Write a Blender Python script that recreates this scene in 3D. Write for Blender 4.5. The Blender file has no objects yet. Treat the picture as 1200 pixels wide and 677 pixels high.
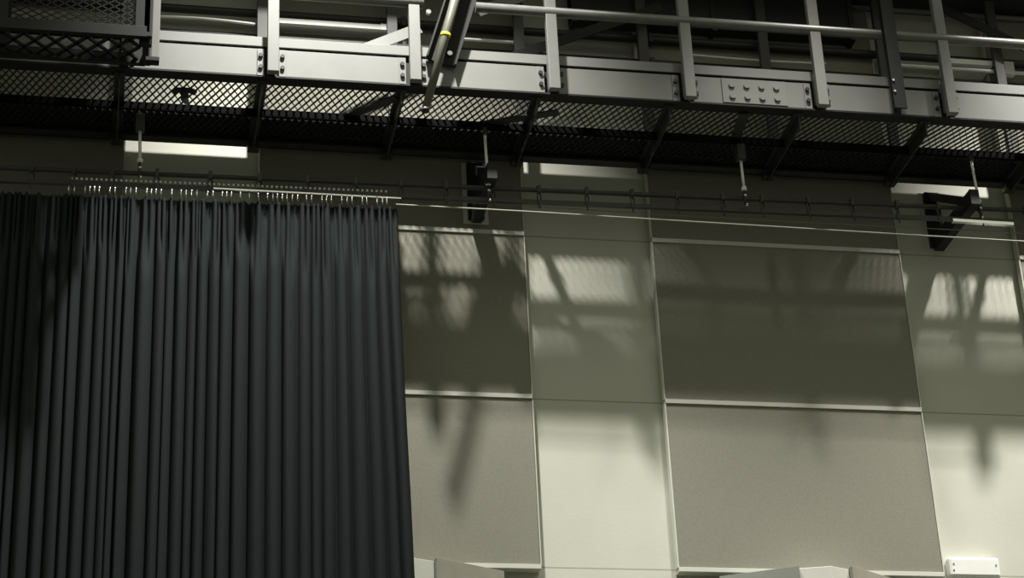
import bpy, bmesh, math, random
from mathutils import Vector, Matrix
random.seed(7)
S = bpy.context.scene
COL = S.collection

# ------------------------------------------------------------------ camera
F = 2515.0
CAM_Z = 1.6
vu = Vector((-250, -5088, F)).normalized()
vx = Vector((13400, 585, F)); vx = (vx - vu * vx.dot(vu)).normalized()
vy = vu.cross(vx)
cam = bpy.data.cameras.new('camera'); cam_o = bpy.data.objects.new('camera', cam); COL.objects.link(cam_o)
cam.sensor_width = 36; cam.lens = F * 36 / 1200; cam.clip_end = 200
right = Vector((vx.x, vy.x, vu.x)); down = Vector((vx.y, vy.y, vu.y)); fwd = Vector((vx.z, vy.z, vu.z))
M = Matrix((right, -down, -fwd)).transposed().to_4x4(); M.translation = (0, 0, CAM_Z)
cam_o.matrix_world = M
S.camera = cam_o

def at(px, py, Y):
    """a pixel of the photograph as a point on the plane parallel to the wall at distance Y"""
    d = Vector((px - 600, py - 338.5, F))
    w = Vector((d.dot(vx), d.dot(vy), d.dot(vu))) * (Y / d.dot(vy))
    return Vector((w.x, w.y, w.z + CAM_Z))

# ------------------------------------------------------------------ materials
def mat(name, col, rough=.6, metal=0, var=0, scale=20, col2=None, bump=0, bscale=200, spec=.5, stretch=None):
    m = bpy.data.materials.new(name); m.use_nodes = True
    nt = m.node_tree; b = nt.nodes['Principled BSDF']
    b.inputs['Base Color'].default_value = (*col, 1); b.inputs['Roughness'].default_value = rough
    b.inputs['Metallic'].default_value = metal; b.inputs['Specular IOR Level'].default_value = spec
    tc = nt.nodes.new('ShaderNodeTexCoord'); src = tc.outputs['Object']
    if stretch:
        mp = nt.nodes.new('ShaderNodeMapping'); mp.inputs['Scale'].default_value = stretch
        nt.links.new(src, mp.inputs['Vector']); src = mp.outputs['Vector']
    if var:
        n = nt.nodes.new('ShaderNodeTexNoise'); n.inputs['Scale'].default_value = scale
        n.inputs['Detail'].default_value = 6; nt.links.new(src, n.inputs['Vector'])
        r = nt.nodes.new('ShaderNodeValToRGB')
        c2 = col2 or tuple(c * (1 - var) for c in col)
        r.color_ramp.elements[0].position = .35; r.color_ramp.elements[0].color = (*c2, 1)
        r.color_ramp.elements[1].position = .65; r.color_ramp.elements[1].color = (*[min(1, c * (1 + var * .5)) for c in col], 1)
        nt.links.new(n.outputs['Fac'], r.inputs['Fac']); nt.links.new(r.outputs['Color'], b.inputs['Base Color'])
    if bump:
        n2 = nt.nodes.new('ShaderNodeTexNoise'); n2.inputs['Scale'].default_value = bscale; n2.inputs['Detail'].default_value = 3
        nt.links.new(src, n2.inputs['Vector'])
        bp = nt.nodes.new('ShaderNodeBump'); bp.inputs['Strength'].default_value = bump; bp.inputs['Distance'].default_value = .004
        nt.links.new(n2.outputs['Fac'], bp.inputs['Height']); nt.links.new(bp.outputs['Normal'], b.inputs['Normal'])
    return m

WALL = mat('pale_wall_paint', (.60, .595, .51), .75, var=.03, scale=3, bump=.15, bscale=60)
PANEL = mat('grey_acoustic_fabric', (.272, .262, .215), .95, var=.10, scale=90, bump=.5, bscale=350, spec=.1)
RAILM = mat('pale_rail_paint', (.62, .62, .55), .5, var=.03, scale=8)
STEEL = mat('light_grey_paint', (.22, .22, .207), .42, var=.05, scale=6, spec=.4)
STEELD = mat('grey_paint', (.19, .19, .18), .45, var=.06, scale=6, spec=.4)
TUBE = mat('galvanised_tube', (.21, .21, .195), .40, metal=.3, var=.10, scale=14)
BLACK = mat('black_steel', (.05, .055, .048), .5, var=.15, scale=10, spec=.3)
MESHM = mat('black_mesh_steel', (.04, .044, .04), .55, spec=.25)
BOLT = mat('dark_bolt', (.012, .012, .012), .5)
CLOTH = mat('black_drape_wool', (.027, .0315, .0325), 1.0, var=.12, scale=160, bump=.4, bscale=500, spec=.05)
CHROME = mat('bright_metal', (.82, .82, .80), .22, metal=1.0, var=.05, scale=40)
GLIDE = mat('glint_white', (.8, .8, .78), .25, var=.04, scale=40)  # white stands in for the glint of the metal glides
ZINC = mat('zinc_rod', (.88, .89, .87), .35, metal=.0, var=.05, scale=40)
WHITE = mat('white_plastic', (.86, .86, .82), .35, var=.02, scale=10)
CABLEW = mat('pale_cord', (.34, .34, .28), .7, var=.1, scale=60)
POLEM = mat('olive_pole', (.15, .15, .115), .4, var=.12, scale=9, spec=.5)
TAPE = mat('yellow_tape', (.55, .52, .03), .5, var=.1, scale=30)
MIDGREY = mat('mid_grey', (.075, .075, .07), .5, var=.06, scale=6, spec=.3)  # darker grey than the near posts
SOOT = mat('soot_black_paint', (.018, .020, .018), .6, var=.1, scale=10, spec=.25)
MATT = mat('matt_black_paint', (.006, .0065, .006), .95, spec=.04)
DARKM = mat('dark_lacquer', (.030, .031, .029), .5, var=.1, scale=10)
WEDGE = mat('grey_board', (.32, .305, .245), .8, var=.06, scale=12)
WEDGE2 = mat('grey_green_board', (.24, .255, .215), .8, var=.06, scale=12)
FLOORM = mat('grey_hall_floor', (.24, .25, .22), .6, var=.2, scale=5)

# ------------------------------------------------------------------ mesh builder
class MB:
    def __init__(s): s.v = []; s.f = []; s.sm = []
    def add(s, vs, fs, smooth=False):
        n = len(s.v); s.v += [tuple(v) for v in vs]
        s.f += [tuple(i + n for i in f) for f in fs]; s.sm += [smooth] * len(fs); return s
    def box(s, x0, x1, y0, y1, z0, z1):
        vs = [(x, y, z) for z in (z0, z1) for y in (y0, y1) for x in (x0, x1)]
        return s.add(vs, [(0, 2, 3, 1), (4, 5, 7, 6), (0, 1, 5, 4), (2, 6, 7, 3), (0, 4, 6, 2), (1, 3, 7, 5)])
    def bar(s, p, q, w, h, up=(0, 0, 1)):
        p = Vector(p); q = Vector(q); d = (q - p).normalized(); sd = d.cross(Vector(up)).normalized(); u = sd.cross(d).normalized()
        vs = [c + sd * (a * w / 2) + u * (b * h / 2) for c in (p, q) for b in (-1, 1) for a in (-1, 1)]
        return s.add(vs, [(0, 1, 3, 2), (4, 6, 7, 5), (0, 4, 5, 1), (2, 3, 7, 6), (0, 2, 6, 4), (1, 5, 7, 3)])
    def tube(s, pts, r, n=14, cap=True):
        pts = [Vector(p) for p in pts]; rings = []
        rs = r if isinstance(r, (list, tuple)) else [r] * len(pts)
        for i, p in enumerate(pts):
            d = (pts[min(i + 1, len(pts) - 1)] - pts[max(i - 1, 0)]).normalized()
            a = Vector((0, 0, 1)) if abs(d.z) < .9 else Vector((1, 0, 0))
            u = d.cross(a).normalized(); w = d.cross(u)
            rings.append([p + (u * math.cos(t) + w * math.sin(t)) * rs[i] for t in [2 * math.pi * k / n for k in range(n)]])
        vs = [v for rg in rings for v in rg]; fs = []
        for i in range(len(pts) - 1):
            for k in range(n):
                fs.append((i * n + k, i * n + (k + 1) % n, (i + 1) * n + (k + 1) % n, (i + 1) * n + k))
        s.add(vs, fs, True)
        if cap:
            m = len(s.v) - len(vs); L = (len(pts) - 1) * n
            s.f += [tuple(m + k for k in reversed(range(n))), tuple(m + L + k for k in range(n))]; s.sm += [False, False]
        return s
    def ball(s, c, r, sz=1.0):
        pts = []; rs = []
        for k in range(7):
            a = math.pi * (k + .02) / 6.04; pts.append(Vector(c) + Vector((0, 0, -math.cos(a) * r * sz))); rs.append(max(1e-4, math.sin(a) * r))
        return s.tube(pts, rs, 8)
    def prism(s, prof, axis, a, b):
        """prof: 2-D outline in the two remaining axes, extruded along axis from a to b"""
        n = len(prof)
        def pt(p, t): return {'x': (t, p[0], p[1]), 'y': (p[0], t, p[1]), 'z': (p[0], p[1], t)}[axis]
        vs = [pt(p, a) for p in prof] + [pt(p, b) for p in prof]
        fs = [tuple(reversed(range(n))), tuple(range(n, 2 * n))] + [(i, (i + 1) % n, n + (i + 1) % n, n + i) for i in range(n)]
        return s.add(vs, fs)
    def build(s, name, m, parent=None, bevel=0, origin=None):
        o = Vector(origin) if origin is not None else (Vector(parent['_o']) if parent is not None and '_o' in parent else Vector((0, 0, 0)))
        me = bpy.data.meshes.new(name); me.from_pydata([tuple(Vector(v) - o) for v in s.v], [], s.f)
        me.polygons.foreach_set('use_smooth', s.sm)
        bm = bmesh.new(); bm.from_mesh(me); bmesh.ops.recalc_face_normals(bm, faces=bm.faces); bm.to_mesh(me); bm.free()
        me.materials.append(m)
        ob = bpy.data.objects.new(name, me); COL.objects.link(ob)
        if parent is not None: ob.parent = parent; ob['_o'] = tuple(o)
        else: ob.location = o; ob['_o'] = tuple(o)
        if bevel:
            bv = ob.modifiers.new('edge', 'BEVEL'); bv.width = bevel; bv.segments = 2; bv.limit_method = 'ANGLE'
        return ob

def tag(o, label, cat, group=None, kind=None):
    o['label'] = label; o['category'] = cat
    if group: o['group'] = group
    if kind: o['kind'] = kind
    return o
def thing(name, label, cat, loc=(0, 0, 0), group=None):
    o = bpy.data.objects.new(name, None); COL.objects.link(o); o.location = loc; o['_o'] = tuple(loc)
    o.empty_display_size = .1
    return tag(o, label, cat, group)
def struct(o, label=None):
    o['kind'] = 'structure'
    if label: o['label'] = label; o['category'] = o.name.split('_')[0].split('.')[0]
    return o
def part_copy(o, dx, parent):
    c = o.copy(); COL.objects.link(c); c.parent = parent; c.location = o.location + Vector((dx, 0, 0)); return c

# ------------------------------------------------------------------ module of the hall
MOD = .9365                # bay width of the wall
YW, YP = 13.26, 13.18      # face of the pale wall, face of the dark panels
ZR = (6.21, 7.431, 8.69, 9.93)      # heights of the pale rails
X0 = .063                  # left edge of the pale strip seen above the curtain

# wall, floor
w = MB(); w.box(-14, 24, YW, YW + .3, 0, 13)
wall = struct(w.build('wall_back', WALL), 'pale painted hall wall with thin level joints behind the walkway')
nt = WALL.node_tree; b = nt.nodes['Principled BSDF']
tc = nt.nodes.new('ShaderNodeTexCoord'); sx = nt.nodes.new('ShaderNodeSeparateXYZ'); nt.links.new(tc.outputs['Object'], sx.inputs[0])
prev = b.inputs['Base Color'].links[0].from_socket
for z in (6.235, 7.450, 8.716, 9.97):
    d = nt.nodes.new('ShaderNodeMath'); d.operation = 'SUBTRACT'; d.inputs[1].default_value = z; nt.links.new(sx.outputs['Z'], d.inputs[0])
    a = nt.nodes.new('ShaderNodeMath'); a.operation = 'ABSOLUTE'; nt.links.new(d.outputs[0], a.inputs[0])
    l = nt.nodes.new('ShaderNodeMath'); l.operation = 'LESS_THAN'; l.inputs[1].default_value = .005; nt.links.new(a.outputs[0], l.inputs[0])
    mx = nt.nodes.new('ShaderNodeMix'); mx.data_type = 'RGBA'; nt.links.new(l.outputs[0], mx.inputs[0]); nt.links.new(prev, mx.inputs[6])
    mx.inputs[7].default_value = (.36, .36, .30, 1); prev = mx.outputs[2]
nt.links.new(prev, b.inputs['Base Color'])
fl = MB(); fl.box(-14, 24, -8, YW, -.2, 0); struct(fl.build('floor', FLOORM), 'grey hall floor below the drape')

cl_ = MB(); cl_.box(-14, 24, 12.48, YW, 10.85, 11.1); struct(cl_.build('ceiling', DARKM), 'dark soffit above the walkway')
# dark acoustic panels between the pale strips
cols = {'A': (X0 - 2 * MOD, X0), 'B': (X0 + MOD, X0 + 3 * MOD), 'C': (X0 + 4 * MOD, X0 + 6 * MOD), 'D': (X0 + 7 * MOD, X0 + 9 * MOD)}
where = {'A': 'leftmost column, mostly behind the drape', 'B': 'narrow column beside the drape',
         'C': 'wide column in the middle', 'D': 'column cut by the right edge'}
rowname = {0: 'lowest tier', 1: 'second tier from below', 2: 'tier right under the walkway', 3: 'tier above the walkway'}
tn = 1
for c, (x0, x1) in cols.items():
    for r in range(4):
        z0 = ZR[r] + .016; z1 = (ZR[r + 1] if r < 3 else 10.86) - .016
        if c == 'A' and r < 2: continue
        m = MB(); m.box(x0 + .006, x1 - .004, YP, YW - .024, z0, z1)
        root = m.build('acoustic_panel', PANEL, bevel=.006, origin=((x0 + x1) / 2, YW, z0))
        tag(root, f'grey fabric wall panel, {rowname[r]}, {where[c]}', 'wall panel', 'dark fabric wall panels')
        e = MB(); e.box(x0 - .006, x0 + .005, YP - .004, YW - .024, z0, z1)
        e.build('edge_strip', RAILM, root)
        e = MB(); e.box(x1 - .003, x1 + .004, YP - .004, YW - .024, z0, z1)
        e.build('edge_strip', RAILM, root)
    for r in range(4):
        if c == 'A' and r < 2: continue
        m = MB(); m.box(x0, x1, YP - .012, YW - .002, ZR[r] - .016, ZR[r] + .016)
        struct(m.build(f'trim_{tn}', RAILM, bevel=.002), None); tn += 1

# ------------------------------------------------------------------ wall diffusers along the bottom
def diffuser(xa, xb, xc, xd, label):
    zt = 6.16; z0 = 5.0
    t = thing('wall_diffuser', label, 'acoustic diffuser', ((xb + xc) / 2, YW, z0), 'zigzag boards along the foot of the panels')
    yn = YW - .36
    xm = (xb * .42 + xc * .58)
    MB().prism([(xb + .012, YW - .002), (xb + .012, yn + .06), (xm, yn), (xc - .012, yn + .06), (xc - .012, YW - .002)], 'z', z0, zt).build('white_core', RAILM, t, bevel=.004)
    MB().prism([(xa, YP - .016), (xb, yn + .02), (xb + .008, yn + .05), (xb + .008, YP - .016)], 'z', z0, zt + .004).build('sloping_board', WEDGE2, t, bevel=.002)
    MB().prism([(xd, YP - .016), (xc, yn + .02), (xc - .008, yn + .05), (xc - .008, YP - .016)], 'z', z0, zt + .012).build('sloping_board', WEDGE, t, bevel=.002)
    return t
diffuser(4.08, 4.56, 4.93, 5.30, 'folded board unit with white ridge between two grey boards, under the wide dark panel')
diffuser(1.22, 1.75, 2.135, 2.62, 'folded board unit at foot of the narrow dark panel, partly behind the drape')

# white bulkhead fitting, low on the right
t = thing('bulkhead_light', 'small white rounded wall fitting on the pale strip at lower right', 'wall light', (5.905, YW, 6.275))
m = MB(); m.box(5.725, 6.10, YW - .085, YW - .002, 6.195, 6.345); m.build('cover', WHITE, t, bevel=.022)
m = MB(); m.box(5.735, 6.09, YW - .03, YW - .001, 6.18, 6.2); m.build('back_plate', STEELD, t)
for x, z in ((5.76, 6.29), (5.757, 6.245), (6.068, 6.285)):
    m = MB(); m.tube([(x, YW - .083, z), (x, YW - .089, z)], .006, 8); m.build('screw', STEELD, t)

# ------------------------------------------------------------------ the walkway
ZF = 9.28
PP = .9555; PX = 1.006
cat = thing('catwalk', 'long steel walkway with railings and diamond mesh floor along the wall', 'catwalk', (3, 12.65, ZF))
XL, XR = -2.2, 9.4
# near edge angle, far edge angle, main joist under the floor
MB().box(XL, XR, 12.225, 12.325, ZF - .012, ZF).box(XL, XR, 12.262, 12.274, ZF, ZF + .30).build('near_edge_angle', SOOT, cat)
MB().box(XL, XR, 13.02, 13.10, ZF - .05, ZF - .04).box(XL, XR, 13.09, 13.10, ZF - .05, ZF + .165).box(XL, XR, 12.99, 13.10, ZF + .012, ZF + .02).build('far_edge_angle', BLACK, cat)
MB().box(XL, XR, 12.62, 12.63, ZF - .085, ZF - .022).box(XL, XR, 12.61, 12.63, ZF - .085, ZF - .078).build('long_joist', MATT, cat)
MB().box(XL, XR, 12.765, 13.0, ZF + .021, ZF + .035).build('kerb_plate', SOOT, cat)
# mesh floor, one panel per bay
CJ0 = .945
def grating():
    m = MB(); n = 19; cw = MOD / n; ch = .05; nr = 15; y0 = 12.29
    for j in range(nr):
        for i in range(n):
            xa = CJ0 + (i + (.5 if j % 2 else 0)) * cw
            for s in (-1, 1):
                xb = xa + s * cw / 2
                if xb < CJ0 - 1e-4 or xb > CJ0 + MOD + 1e-4 or xa > CJ0 + MOD: continue
                th = .0085 if s < 0 else .004
                m.bar((xa, y0 + j * ch, ZF - .004), (xb, y0 + (j + 1) * ch, ZF - .004), th, .010)
    return m
g0 = grating().build('floor_grating', MESHM, cat)
def cross():
    m = MB(); x = CJ0
    m.box(x - .035, x + .035, 12.27, 13.06, ZF - .024, ZF - .013)
    m.box(x - .005, x + .005, 12.28, 13.06, ZF - .12, ZF - .013)
    m.box(x - .04, x + .04, 13.0, 13.08, ZF - .105, ZF - .05)
    return m
c0 = cross().build('cross_joist', BLACK, cat)
for k in range(-3, 9):
    if k: part_copy(g0, k * MOD, cat); part_copy(c0, k * MOD, cat)
# skewed flat ties under the floor
for i, (xa, ya, xb, yb) in enumerate(((1.55, 12.64, 1.86, 12.36), (2.50, 12.64, 3.0, 12.42), (4.30, 12.30, 4.33, 12.64))):
    MB().bar((xa, ya, ZF - .03), (xb, yb, ZF - .03), .07, .012).build('floor_tie', BLACK, cat)

# near posts
def post(k):
    x = PX + k * PP
    m = MB(); m.box(x - .038, x + .038, 12.125, 12.175, ZF - .022, 10.53)
    p = m.build('post', STEEL, cat, bevel=.004)
    MB().box(x - .028, x + .028, 12.175, 12.236, ZF + .03, ZF + .27).build('standoff', STEELD, p)
    return p
for k in range(-3, 9): post(k)
# knee rail and hand rail tubes
for xa, xb in ((XL, 2.03), (2.392, XR)):
    MB().tube([(xa, 12.15, 9.886), (xb, 12.15, 9.886)], .036, 16).build('knee_rail', TUBE, cat)
for xa, xb in ((XL, 2.03), (2.44, XR)):
    MB().tube([(xa, 12.15, 10.52), (xb, 12.15, 10.52)], .036, 16).build('hand_rail', TUBE, cat)
# toe boards with end tabs and bolts
for k in range(-3, 8):
    xa = 1.006 + k * .9555 + .046; xb = 1.006 + (k + 1) * .9555 - .052
    m = MB(); m.box(xa, xb, 12.232, 12.246, ZF + .004, ZF + .210)
    tb = m.build('toe_board', STEEL, cat, bevel=.002)
    for tx in (xa, xb - .048):
        MB().box(tx, tx + .048, 12.222, 12.232, ZF - .004, ZF + .205).build('end_tab', STEEL, tb, bevel=.002)
        for z in (ZF + .06, ZF + .15):
            MB().tube([(tx + .022, 12.206, z), (tx + .022, 12.223, z)], .015, 8).build('bolt', BOLT, tb)
    m = MB(); m.box(xa - .02, xb + .035, 12.236, 12.25, ZF + .235, ZF + .309).build('top_strip', STEEL, cat, bevel=.002)
    if k == 3:
        q = MB(); q.box(4.13, 4.60, 12.222, 12.232, ZF + .008, ZF + .205); q = q.build('splice_plate', STEEL, tb, bevel=.002)
        for i in range(4):
            for z in (ZF + .06, ZF + .15):
                MB().tube([(4.20 + i * .108, 12.210, z), (4.20 + i * .108, 12.223, z)], .022, 8).build('bolt', STEEL, tb)
# far railing
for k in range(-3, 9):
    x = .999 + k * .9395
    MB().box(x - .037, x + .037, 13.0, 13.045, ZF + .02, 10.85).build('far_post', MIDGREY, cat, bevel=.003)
# diagonal braces across the walkway
def brace(pa, Ya, pb, Yb, w_, name, m_):
    a = at(*pa, Ya); b_ = at(*pb, Yb)
    return MB().bar(a, b_, .012, w_, (0, 0, 1)).build(name, m_, cat)
brace((405, 66), 12.9, (492, 33), 12.9, .085, 'diagonal_brace', STEEL)
brace((560, 14), 12.9, (640, -14), 12.9, .085, 'diagonal_brace', STEEL)
brace((585, 72), 12.9, (775, 8), 12.9, .075, 'diagonal_brace', SOOT)
brace((1085, 0), 12.9, (1235, 72), 12.9, .075, 'diagonal_brace', SOOT)
brace((1090, 9), 12.93, (1220, 66), 12.93, .02, 'diagonal_brace', STEELD)
# dark hanger post on the right and leaning channel in the middle
x = 5.352
MB().box(x - .045, x + .045, 12.03, 12.045, ZF - .07, 12.6).box(x - .01, x + .01, 12.045, 12.11, ZF - .07, 12.6).box(x - .03, x + .03, 12.11, 12.121, ZF - .07, 12.6).build('hanger_post', SOOT, cat)
for z in (ZF + .06, ZF + .15):
    MB().tube([(5.318, 12.019, z), (5.318, 12.03, z)], .009, 8).build('bolt', CHROME, cat)
st = thing('leaning_channel', 'dark steel channel leaning across the railing behind the yellow-taped pole', 'steel channel', tuple(at(527, 63, 12.205)))
a, b_ = at(516, 74, 12.205), at(542, -8, 12.205)
d = (b_ - a).normalized(); sd = d.cross(Vector((0, 1, 0))).normalized()
m = MB(); m.bar(a, b_, .21, .012, (0, 1, 0)); m.bar(a - sd * .10 - Vector((0, .02, 0)), b_ - sd * .10 - Vector((0, .02, 0)), .012, .05, (0, 1, 0))
m.build('web', SOOT, st)
m = MB(); m.bar(a + sd * .10 - Vector((0, .02, 0)), b_ + sd * .10 - Vector((0, .02, 0)), .012, .05, (0, 1, 0)); m.build('flange', SOOT, st)
for p in ((527, 63), (502, 14.5)):
    c = at(*p, 12.19); MB().tube([c + Vector((0, .01, 0)), c - Vector((0, .012, 0))], .018, 10).build('bolt', CHROME, st)

# taped pole hung on the rail
pt, pb_ = at(556, -85, 12.115), at(498.5, 129, 12.115)
pole = thing('hook_pole', 'olive grey pole with yellow tape hung slanting over the railing', 'pole', tuple(pb_))
MB().tube([pb_, pt], [.028, .036], 18).build('shaft', POLEM, pole)
def onp(f_): return pb_.lerp(pt, f_)
MB().tube([onp(.385), onp(.405)], .0345, 18).build('tape_band', TAPE, pole)
c = pb_; MB().tube([c - Vector((0, 0, .012)), c + Vector((0, 0, .01))], [.026, .031], 14).build('end_cap', DARKM, pole)

# ------------------------------------------------------------------ wire basket at the upper left
bk = thing('wire_basket', 'dark wire mesh basket hung on the front of the railing at upper left', 'basket', (-.3, 11.9, 9.22))
bx0, bx1, by0, by1, bz0, bz1 = -.80, .165, 11.72, 12.04, 9.22, 10.4
fr = MB()
for y in (by0, by1):
    fr.box(bx0, bx1, y - .02, y + .02, bz0 - .035, bz0 + .045); fr.box(bx0, bx1, y - .02, y + .02, bz1 - .03, bz1)
for x in (bx0, bx1):
    fr.box(x - .02, x + .02, by0, by1, bz0 - .035, bz0 + .03)
for x in (bx0, bx1):
    fr.box(x - .02, x + .02, by0, by1, bz1 - .03, bz1); fr.box(x - .02, x + .02, by0 - .018, by0 + .018, bz0, bz1)
fr.build('frame', SOOT, bk, bevel=.003)
for x in (bx0 + .045, bx1 - .02):
    for y in (by0, by1):
        MB().box(x - .055, x + .055, y - .018, y + .018, bz0 - .03, bz1).build('corner_post', SOOT, bk, bevel=.003)
m = MB(); nx = 11; nz = 22; cw = (bx1 - bx0 - .1) / nx; ch = .023
for j in range(nz * 2):
    for i in range(nx):
        xa = bx0 + .05 + (i + (.5 if j % 2 else 0)) * cw
        for s in (-1, 1):
            xb = xa + s * cw / 2
            if xb < bx0 + .03 or xb > bx1 - .03: continue
            m.bar((xa, by0, bz0 + .05 + j * ch), (xb, by0, bz0 + .05 + (j + 1) * ch), .007, .007, (0, 1, 0))
m.build('front_mesh', SOOT, bk)
m = MB(); nx = 7; cw = (bx1 - bx0 - .04) / nx; nr = 4; ch = (by1 - by0) / nr
for j in range(nr):
    for i in range(nx + 1):
        xa = bx0 + (i + (.5 if j % 2 else 0)) * cw
        for s in (-1, 1):
            xb = xa + s * cw / 2
            if xb < bx0 or xb > bx1 or xa > bx1: continue
            m.bar((xa, by0 + j * ch, bz0), (xb, by0 + (j + 1) * ch, bz0), .022, .014)
m.build('floor_mesh', SOOT, bk)
MB().box(.198, .248, 11.74, 11.79, 9.06, 10.45).build('grey_upright', STEEL, bk, bevel=.004)
MB().box(.165, .25, 11.735, 11.80, 9.035, 9.06).box(.12, .2, 11.75, 11.79, 9.16, 9.26).build('upright_foot', SOOT, bk)

# hook clamp seen against the mesh floor
hc = thing('hook_clamp', 'small black hook clamp hanging under the mesh floor near the basket', 'clamp', (.44, 12.45, 9.24))
m = MB(); m.tube([(.37, 12.45, 9.246), (.385, 12.45, 9.262), (.44, 12.45, 9.266), (.495, 12.45, 9.262), (.51, 12.45, 9.246)], .02, 10); m.build('jaw', BLACK, hc)
m = MB(); m.tube([(.44, 12.45, 9.262), (.44, 12.45, 9.19)], .026, 10); m.build('body', BLACK, hc)
m = MB(); m.ball((.45, 12.44, 9.175), .022); m.build('wing_nut', STEELD, hc)

# ------------------------------------------------------------------ wall brackets
def bracket(x0, label):
    t = thing('wall_bracket', label, 'bracket', (x0 + .07, YW, 8.75), 'black wall brackets under the walkway')
    yw = YP if x0 < 5 else YW
    MB().box(x0 - .02, x0 + .16, yw - .014, yw - .001, 8.745, 9.235).build('wall_plate', RAILM if x0 < 5 else WALL, t, bevel=.002)
    MB().box(x0 + .012, x0 + .125, yw - .055, yw - .012, 8.77, 9.225).build('upright', SOOT, t, bevel=.003)
    MB().box(x0 + .03, x0 + .10, 12.48, yw - .05, 8.73, 8.85).build('arm', SOOT, t, bevel=.003)
    m = MB(); m.bar((x0 + .065, yw - .05, 9.19), (x0 + .065, 12.66, 8.85), .06, .06); m.build('stay', SOOT, t)
    return t
bracket(2.46, 'black wall bracket on pale backing plate, on the narrow dark panel beside the drape')
bracket(5.945, 'black triangular wall bracket on the pale strip at right')

# ------------------------------------------------------------------ curtain track under the walkway
def tz(x): return .0117 * (x - 2.92)
YT = 12.62
tr = thing('curtain_track', 'thin black double curtain track running level under the walkway', 'curtain track', (3, YT, 8.68))
MB().tube([(-2.2, YT, 8.735 + tz(-2.2)), (9, YT, 8.735 + tz(9))], .017, 10).build('upper_tube', BLACK, tr)
MB().bar((-2.2, YT, 8.641 + tz(-2.2)), (9, YT, 8.641 + tz(9)), .03, .028).build('track_rail', DARKM, tr)
for px in (-90, -25, 35, 85, 130, 183, 246, 304, 360, 417, 470, 523, 578, 632, 688, 741, 794, 847, 893, 947, 998, 1050, 1098, 1147, 1199):
    X = at(px, 236, YT).x; z = tz(X)
    m = MB(); m.box(X - .012, X + .012, YT - .022, YT + .022, 8.715 + z, 8.768 + z)
    m.tube([(X - .004, YT - .014, 8.73 + z), (X - .017, YT - .018, 8.70 + z), (X - .012, YT - .018, 8.63 + z), (X, YT - .018, 8.585 + z)], .0055, 6)
    m.tube([(X + .004, YT + .014, 8.73 + z), (X + .017, YT + .018, 8.70 + z), (X + .014, YT + .018, 8.63 + z)], .0055, 6)
    m.build('track_clip', BLACK, tr)
MB().bar(at(1116, 258.5, YT - .03), at(1187, 263, YT - .03), .03, .022).build('lit_rail_strip', CHROME, tr)  # bright bar standing in for light falling on the rail
m = MB(); m.bar(at(250, 220.8, YT - .02), at(470, 232.5, YT - .02), .012, .010); m.build('lit_track_top', CHROME, tr)  # bright metal drawn for the lit top of the track
# glides riding on the rail above the drape, white in place of metal glint
xa, xb = at(84, 212, YT).x, at(452, 227, YT).x
n = 66
for i in range(n):
    X = xa + (xb - xa) * i / (n - 1)
    MB().ball((X, YT - .015, 8.668 + tz(X)), .009).build('glide', GLIDE, tr)

# suspension rods
def rod(px, ytop, ybot, label, clampy=None):
    a, b_ = at(px[0], ytop, YT - .05), at(px[1], ybot, YT - .05)
    t = thing('suspension_rod', label, 'rod', tuple(b_), 'rods holding the track under the walkway')
    MB().tube([a, b_], .0105, 8).build('rod', ZINC, t)
    if clampy: MB().box(a.x - .03, a.x + .03, YT - .09, YT - .02, a.z - .01, a.z + .11).build('top_clamp', BLACK, t, bevel=.004)
    else: MB().box(a.x - .014, a.x + .014, YT - .064, YT - .036, a.z - .01, a.z + .05).build('top_clamp', BLACK, t, bevel=.002)
    MB().ball(b_, .021).build('nut', ZINC, t)
    MB().tube([b_ - Vector((0, 0, .01)), b_ - Vector((0, 0, .13))], .011, 8).build('turnbuckle', DARKM, t)
    MB().ball(b_ - Vector((-.003, 0, .055)), .014).build('lower_nut', CHROME, t)
    MB().ball(b_ - Vector((-.008, 0, .125)), .012).build('end_nut', CHROME, t)
rod((568, 572), 157, 215, 'thin bright track rod in front of the narrow dark panel')
rod((164, 164), 152, 188, 'dull track rod above the drape, against the pale strip', True)
rod((868, 872), 187, 221, 'thin bright track rod in front of the wide dark panel', True)
rod((1138, 1147), 188, 236, 'thin track rod beside the bracket at the right')

# cords under the track
def cord(pts, Y, r, name, label, m_):
    P = [at(p[0], p[1], Y) for p in pts]
    Q = []
    for i in range(len(P) - 1):
        for k in range(6): Q.append(P[i].lerp(P[i + 1], k / 6))
    Q.append(P[-1])
    return tag(MB().tube(Q, r, 8).build(name, m_), label, 'cord', 'draw cords under the track')
cord([(464, 239.5), (613, 247.5), (760, 256.5), (1048, 274), (1240, 285)], 12.56, .0055, 'draw_cord', 'pale draw cord stretched just below the track, lower and brighter of two', CABLEW)
cord([(466, 232), (760, 250.5), (900, 258), (1047, 265.5), (1240, 275)], 12.75, .0035, 'draw_cord', 'faint thin draw cord between the track and the brighter cord', mat('grey_cord', (.22, .22, .18), .7))

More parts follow.
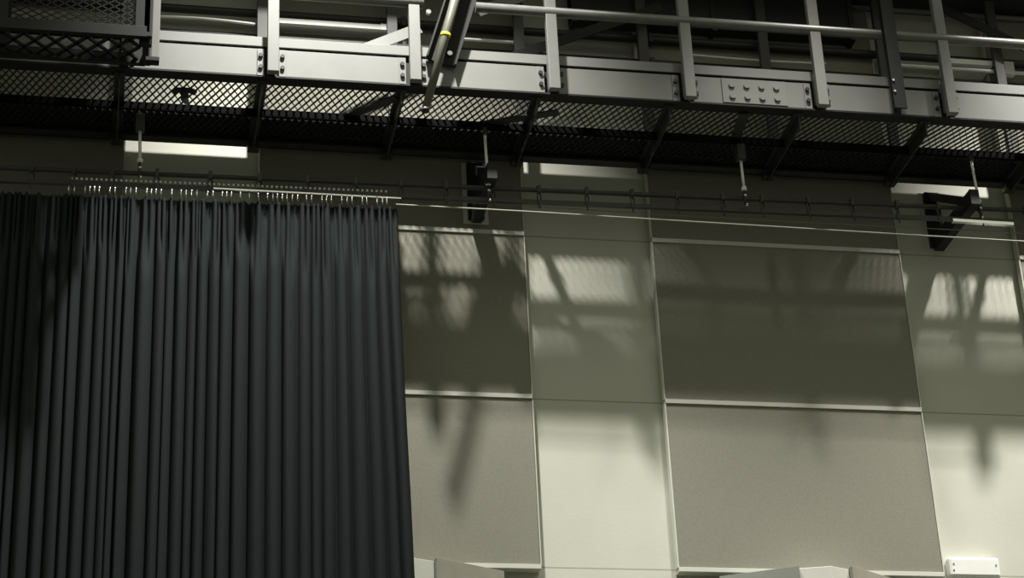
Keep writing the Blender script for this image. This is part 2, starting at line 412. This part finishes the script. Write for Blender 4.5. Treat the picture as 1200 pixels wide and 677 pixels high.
# ------------------------------------------------------------------ the drape
YC = 12.62
crest_px = [6, 17, 31, 50, 69, 79, 98, 112, 125, 133, 144, 165, 183, 194, 208, 223, 233, 250, 260, 279, 300, 321, 337, 358, 371, 381, 400, 417, 435, 450, 461]
cx = [at(p, 450, YC).x for p in crest_px]
left = []; x = cx[0]
for i in range(9): x -= random.uniform(.07, .13); left.insert(0, x)
cx = left + cx
val = [cx[0] - .05]
for i in range(len(cx) - 1):
    f_ = random.uniform(.48, .70); val.append(cx[i] + (cx[i + 1] - cx[i]) * f_)
val.append(cx[-1] + .055)
amp = [random.uniform(.75, 1.15) for _ in cx]
ph = [random.uniform(0, 6.28) for _ in cx]
NS = 14
zs = [8.535 - .02 * k for k in range(0, 46)] + [7.6 - .12 * k for k in range(0, 64)]
zs = [z for z in zs if z > .03] + [.03]
def sstep(a, b, t):
    t = max(0, min(1, (t - a) / (b - a))); return t * t * (3 - 2 * t)
vs = []; ncol = len(cx) * NS + 1
for z in zs:
    low = sstep(8.45, 7.95, z)          # 0 at the heading, 1 where the folds hang free
    for j in range(ncol):
        i = min(j // NS, len(cx) - 1); t = (j - i * NS) / NS
        a_, c_, b2 = val[i], cx[i], val[i + 1]
        sft = .012 * math.sin(z * 1.7 + ph[i]) * low
        crest = c_ + .010 * math.sin(z * .9 + ph[i] * 2) * low
        X = a_ + (crest - a_) * (t / .5) if t < .5 else crest + (b2 - crest) * ((t - .5) / .5)
        u = abs(t - .5) * 2
        Wd = b2 - a_
        A = min(.095, .85 * Wd) * amp[i]
        dep_low = A * (1 - u ** 2.3)
        dep_top = .055 * (.55 + .45 * math.cos(2 * math.pi * (t * 2 + ph[i]))) * (1 - u ** 4) + .01
        # pinched heading: cloth draws in toward the hooks
        X = X + (c_ - X) * .25 * (1 - low) * (1 - u)
        hw = .5 + .5 * math.sin(ph[i] * 3)
        lw = sstep(8.40 - .10 * hw, 8.05 - .22 * hw, z)
        dep = dep_top * (1 - lw) + dep_low * lw
        wgt = sstep(1.35, 1.9, X)
        X += wgt * .022 * (8.5 - z) * 1.0 * (0.55 + .45 * min(1, (8.5 - z) / 2))
        vs.append((X, YC + .045 - dep, z + tz(X) + .018))
fs = [(r * ncol + j, r * ncol + j + 1, (r + 1) * ncol + j + 1, (r + 1) * ncol + j) for r in range(len(zs) - 1) for j in range(ncol - 1)]
m = MB(); m.add(vs, fs, True)
cur = thing('drape', 'full-height black pleated stage drape hanging from the track', 'curtain', (.5, YC, 0))
cl = m.build('cloth', CLOTH, cur)
sd_ = cl.modifiers.new('thick', 'SOLIDIFY'); sd_.thickness = .004; sd_.offset = 1
# heading hooks
hx = at(80, 230, YT).x
k = 0
X = hx
while X < at(458, 240, YT).x:
    z = 8.575 + tz(X)
    m = MB(); m.tube([(X, YT - .02, z + .055), (X + .002, YT - .03, z + .03), (X, YT - .035, z), (X + .004, YT - .03, z - .02)], .0038, 6)
    m.ball((X, YT - .033, z + .002), .006)
    m.build('hook', CHROME, cur)
    X += random.choice((.03, .033, .036, .06, .07)); k += 1

# ------------------------------------------------------------------ services on the wall above the walkway
def run(name, z, x0_, x1_, Y, r, m_, label, cat_, sag=0, group=None, clips=True):
    t = thing(name, label, cat_, (x0_, Y, z), group)
    pts = [(x0_ + (x1_ - x0_) * k / 24, Y, z - sag * math.sin(math.pi * k / 24)) for k in range(25)]
    MB().tube(pts, r, 10).build('tube', m_, t)
    if clips:
        x_ = x0_ + .3
        while x_ < x1_:
            yb = YP - .001 if any(p - .02 < x_ < q + .02 for p, q in cols.values()) else YW - .001
            MB().box(x_ - .014, x_ + .014, Y - r - .004, yb, z - r - .006, z + r + .006).build('saddle_clip', m_, t); x_ += 1.87
    return t
run('service_pipe', 10.375, -2, 9.2, 13.14, .032, DARKM, 'upper dark pipe along the wall behind the walkway railing', 'pipe', 0, 'dark pipes behind the railing')
run('service_pipe', 10.165, -2, 9.2, 13.14, .03, DARKM, 'lower dark pipe along the wall behind the walkway railing', 'pipe', 0, 'dark pipes behind the railing')
run('white_cable', 10.230, .1, .95, 13.06, .011, WHITE, 'white cable bowed between the two pipes next to the basket', 'cable', -.02, 'white cables behind the railing', False)
run('white_cable', 10.220, 2.42, 2.9, 13.06, .012, WHITE, 'short white cable just right of the taped pole', 'cable', 0, 'white cables behind the railing', False)
run('white_cable', 10.210, 4.2, 5.25, 13.06, .010, WHITE, 'thin white cable behind the splice plate bay', 'cable', .01, 'white cables behind the railing', False)
run('white_cable', 10.240, 5.7, 7.6, 13.06, .014, WHITE, 'white cable at the far right behind the railing', 'cable', 0, 'white cables behind the railing', False)
tk = thing('cable_trunking', 'pale cable trunking on the wall behind the second toe board', 'trunking', (1.5, 13.13, 10.31))
MB().box(1.05, 1.97, 13.05, YP - .002, 10.25, 10.295).build('channel', WHITE, tk, bevel=.003)
MB().box(1.86, 1.93, 13.046, 13.06, 10.247, 10.30).build('end_cover', WHITE, tk, bevel=.003)
tk = thing('cable_trunking', 'pale cable trunking on the wall behind the rightmost railing posts', 'trunking', (6.5, 13.13, 10.36))
MB().box(6.24, 6.605, 13.05, YW - .002, 10.285, 10.33).build('channel', WHITE, tk, bevel=.003)
MB().box(6.70, 6.78, 13.05, YP - .002, 10.22, 10.335).build('end_cover', WHITE, tk, bevel=.003)
dk = thing('air_duct', 'black rectangular air duct on the wall above the pipes', 'duct', (4.3, 13.1, 10.6))
MB().box(3.30, 5.52, 13.065, YP - .003, 10.46, 10.848).build('casing', DARKM, dk, bevel=.006)
for x in (3.32, 4.4, 5.5):
    MB().box(x - .02, x + .02, 13.05, YP - .003, 10.44, 10.848).build('flange', DARKM, dk, bevel=.003)
run('thin_pipe', 10.80, 5.55, 9.2, 13.14, .02, STEELD, 'thin grey pipe high on the wall at upper right', 'pipe')

# ------------------------------------------------------------------ light
def spot(name, loc, aim, P, ang, blend, size, col):
    l = bpy.data.lights.new(name, 'SPOT'); l.energy = P; l.spot_size = math.radians(ang); l.spot_blend = blend
    l.shadow_soft_size = size; l.color = col
    o = bpy.data.objects.new(name, l); COL.objects.link(o); o.location = loc
    o.rotation_euler = (Vector(aim) - Vector(loc)).to_track_quat('-Z', 'Y').to_euler(); return o
spot('stage_lamp_left', (1.5, 10.2, 13.2), (1.6, 13.75, 5.0), 3700, 56, .9, .125, (1, .985, .93))
spot('stage_lamp_right', (7.8, 10.2, 13.2), (7.7, 13.75, 5.0), 4200, 56, .9, .125, (1, .975, .92))
spot('fill_lamp_middle', (4.7, 10.2, 13.2), (4.6, 12.2, 5.0), 2600, 40, 1.0, .16, (1, .98, .93))  # added fill lamp, evens out the lower middle of the wall
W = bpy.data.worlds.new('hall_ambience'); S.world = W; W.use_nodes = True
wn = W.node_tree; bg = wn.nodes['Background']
# hall ambience: dim all round, with an added brighter band lifting the upper wall
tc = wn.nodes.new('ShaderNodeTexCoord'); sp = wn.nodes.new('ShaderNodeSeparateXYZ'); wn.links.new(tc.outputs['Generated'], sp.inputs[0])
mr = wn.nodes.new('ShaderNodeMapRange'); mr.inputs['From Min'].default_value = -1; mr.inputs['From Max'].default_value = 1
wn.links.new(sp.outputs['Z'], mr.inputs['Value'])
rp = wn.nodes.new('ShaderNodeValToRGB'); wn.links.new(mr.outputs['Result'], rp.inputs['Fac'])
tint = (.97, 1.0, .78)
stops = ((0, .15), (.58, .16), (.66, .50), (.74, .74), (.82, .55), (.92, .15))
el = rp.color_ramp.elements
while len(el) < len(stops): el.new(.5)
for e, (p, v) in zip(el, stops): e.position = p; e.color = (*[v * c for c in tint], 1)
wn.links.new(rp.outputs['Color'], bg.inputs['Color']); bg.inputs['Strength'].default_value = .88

for o in list(bpy.data.objects):
    if '_o' in o: del o['_o']
S.view_settings.view_transform = 'Standard'; S.view_settings.look = 'None'
S.view_settings.exposure = 0; S.view_settings.gamma = 1; S.view_settings.use_curve_mapping = False
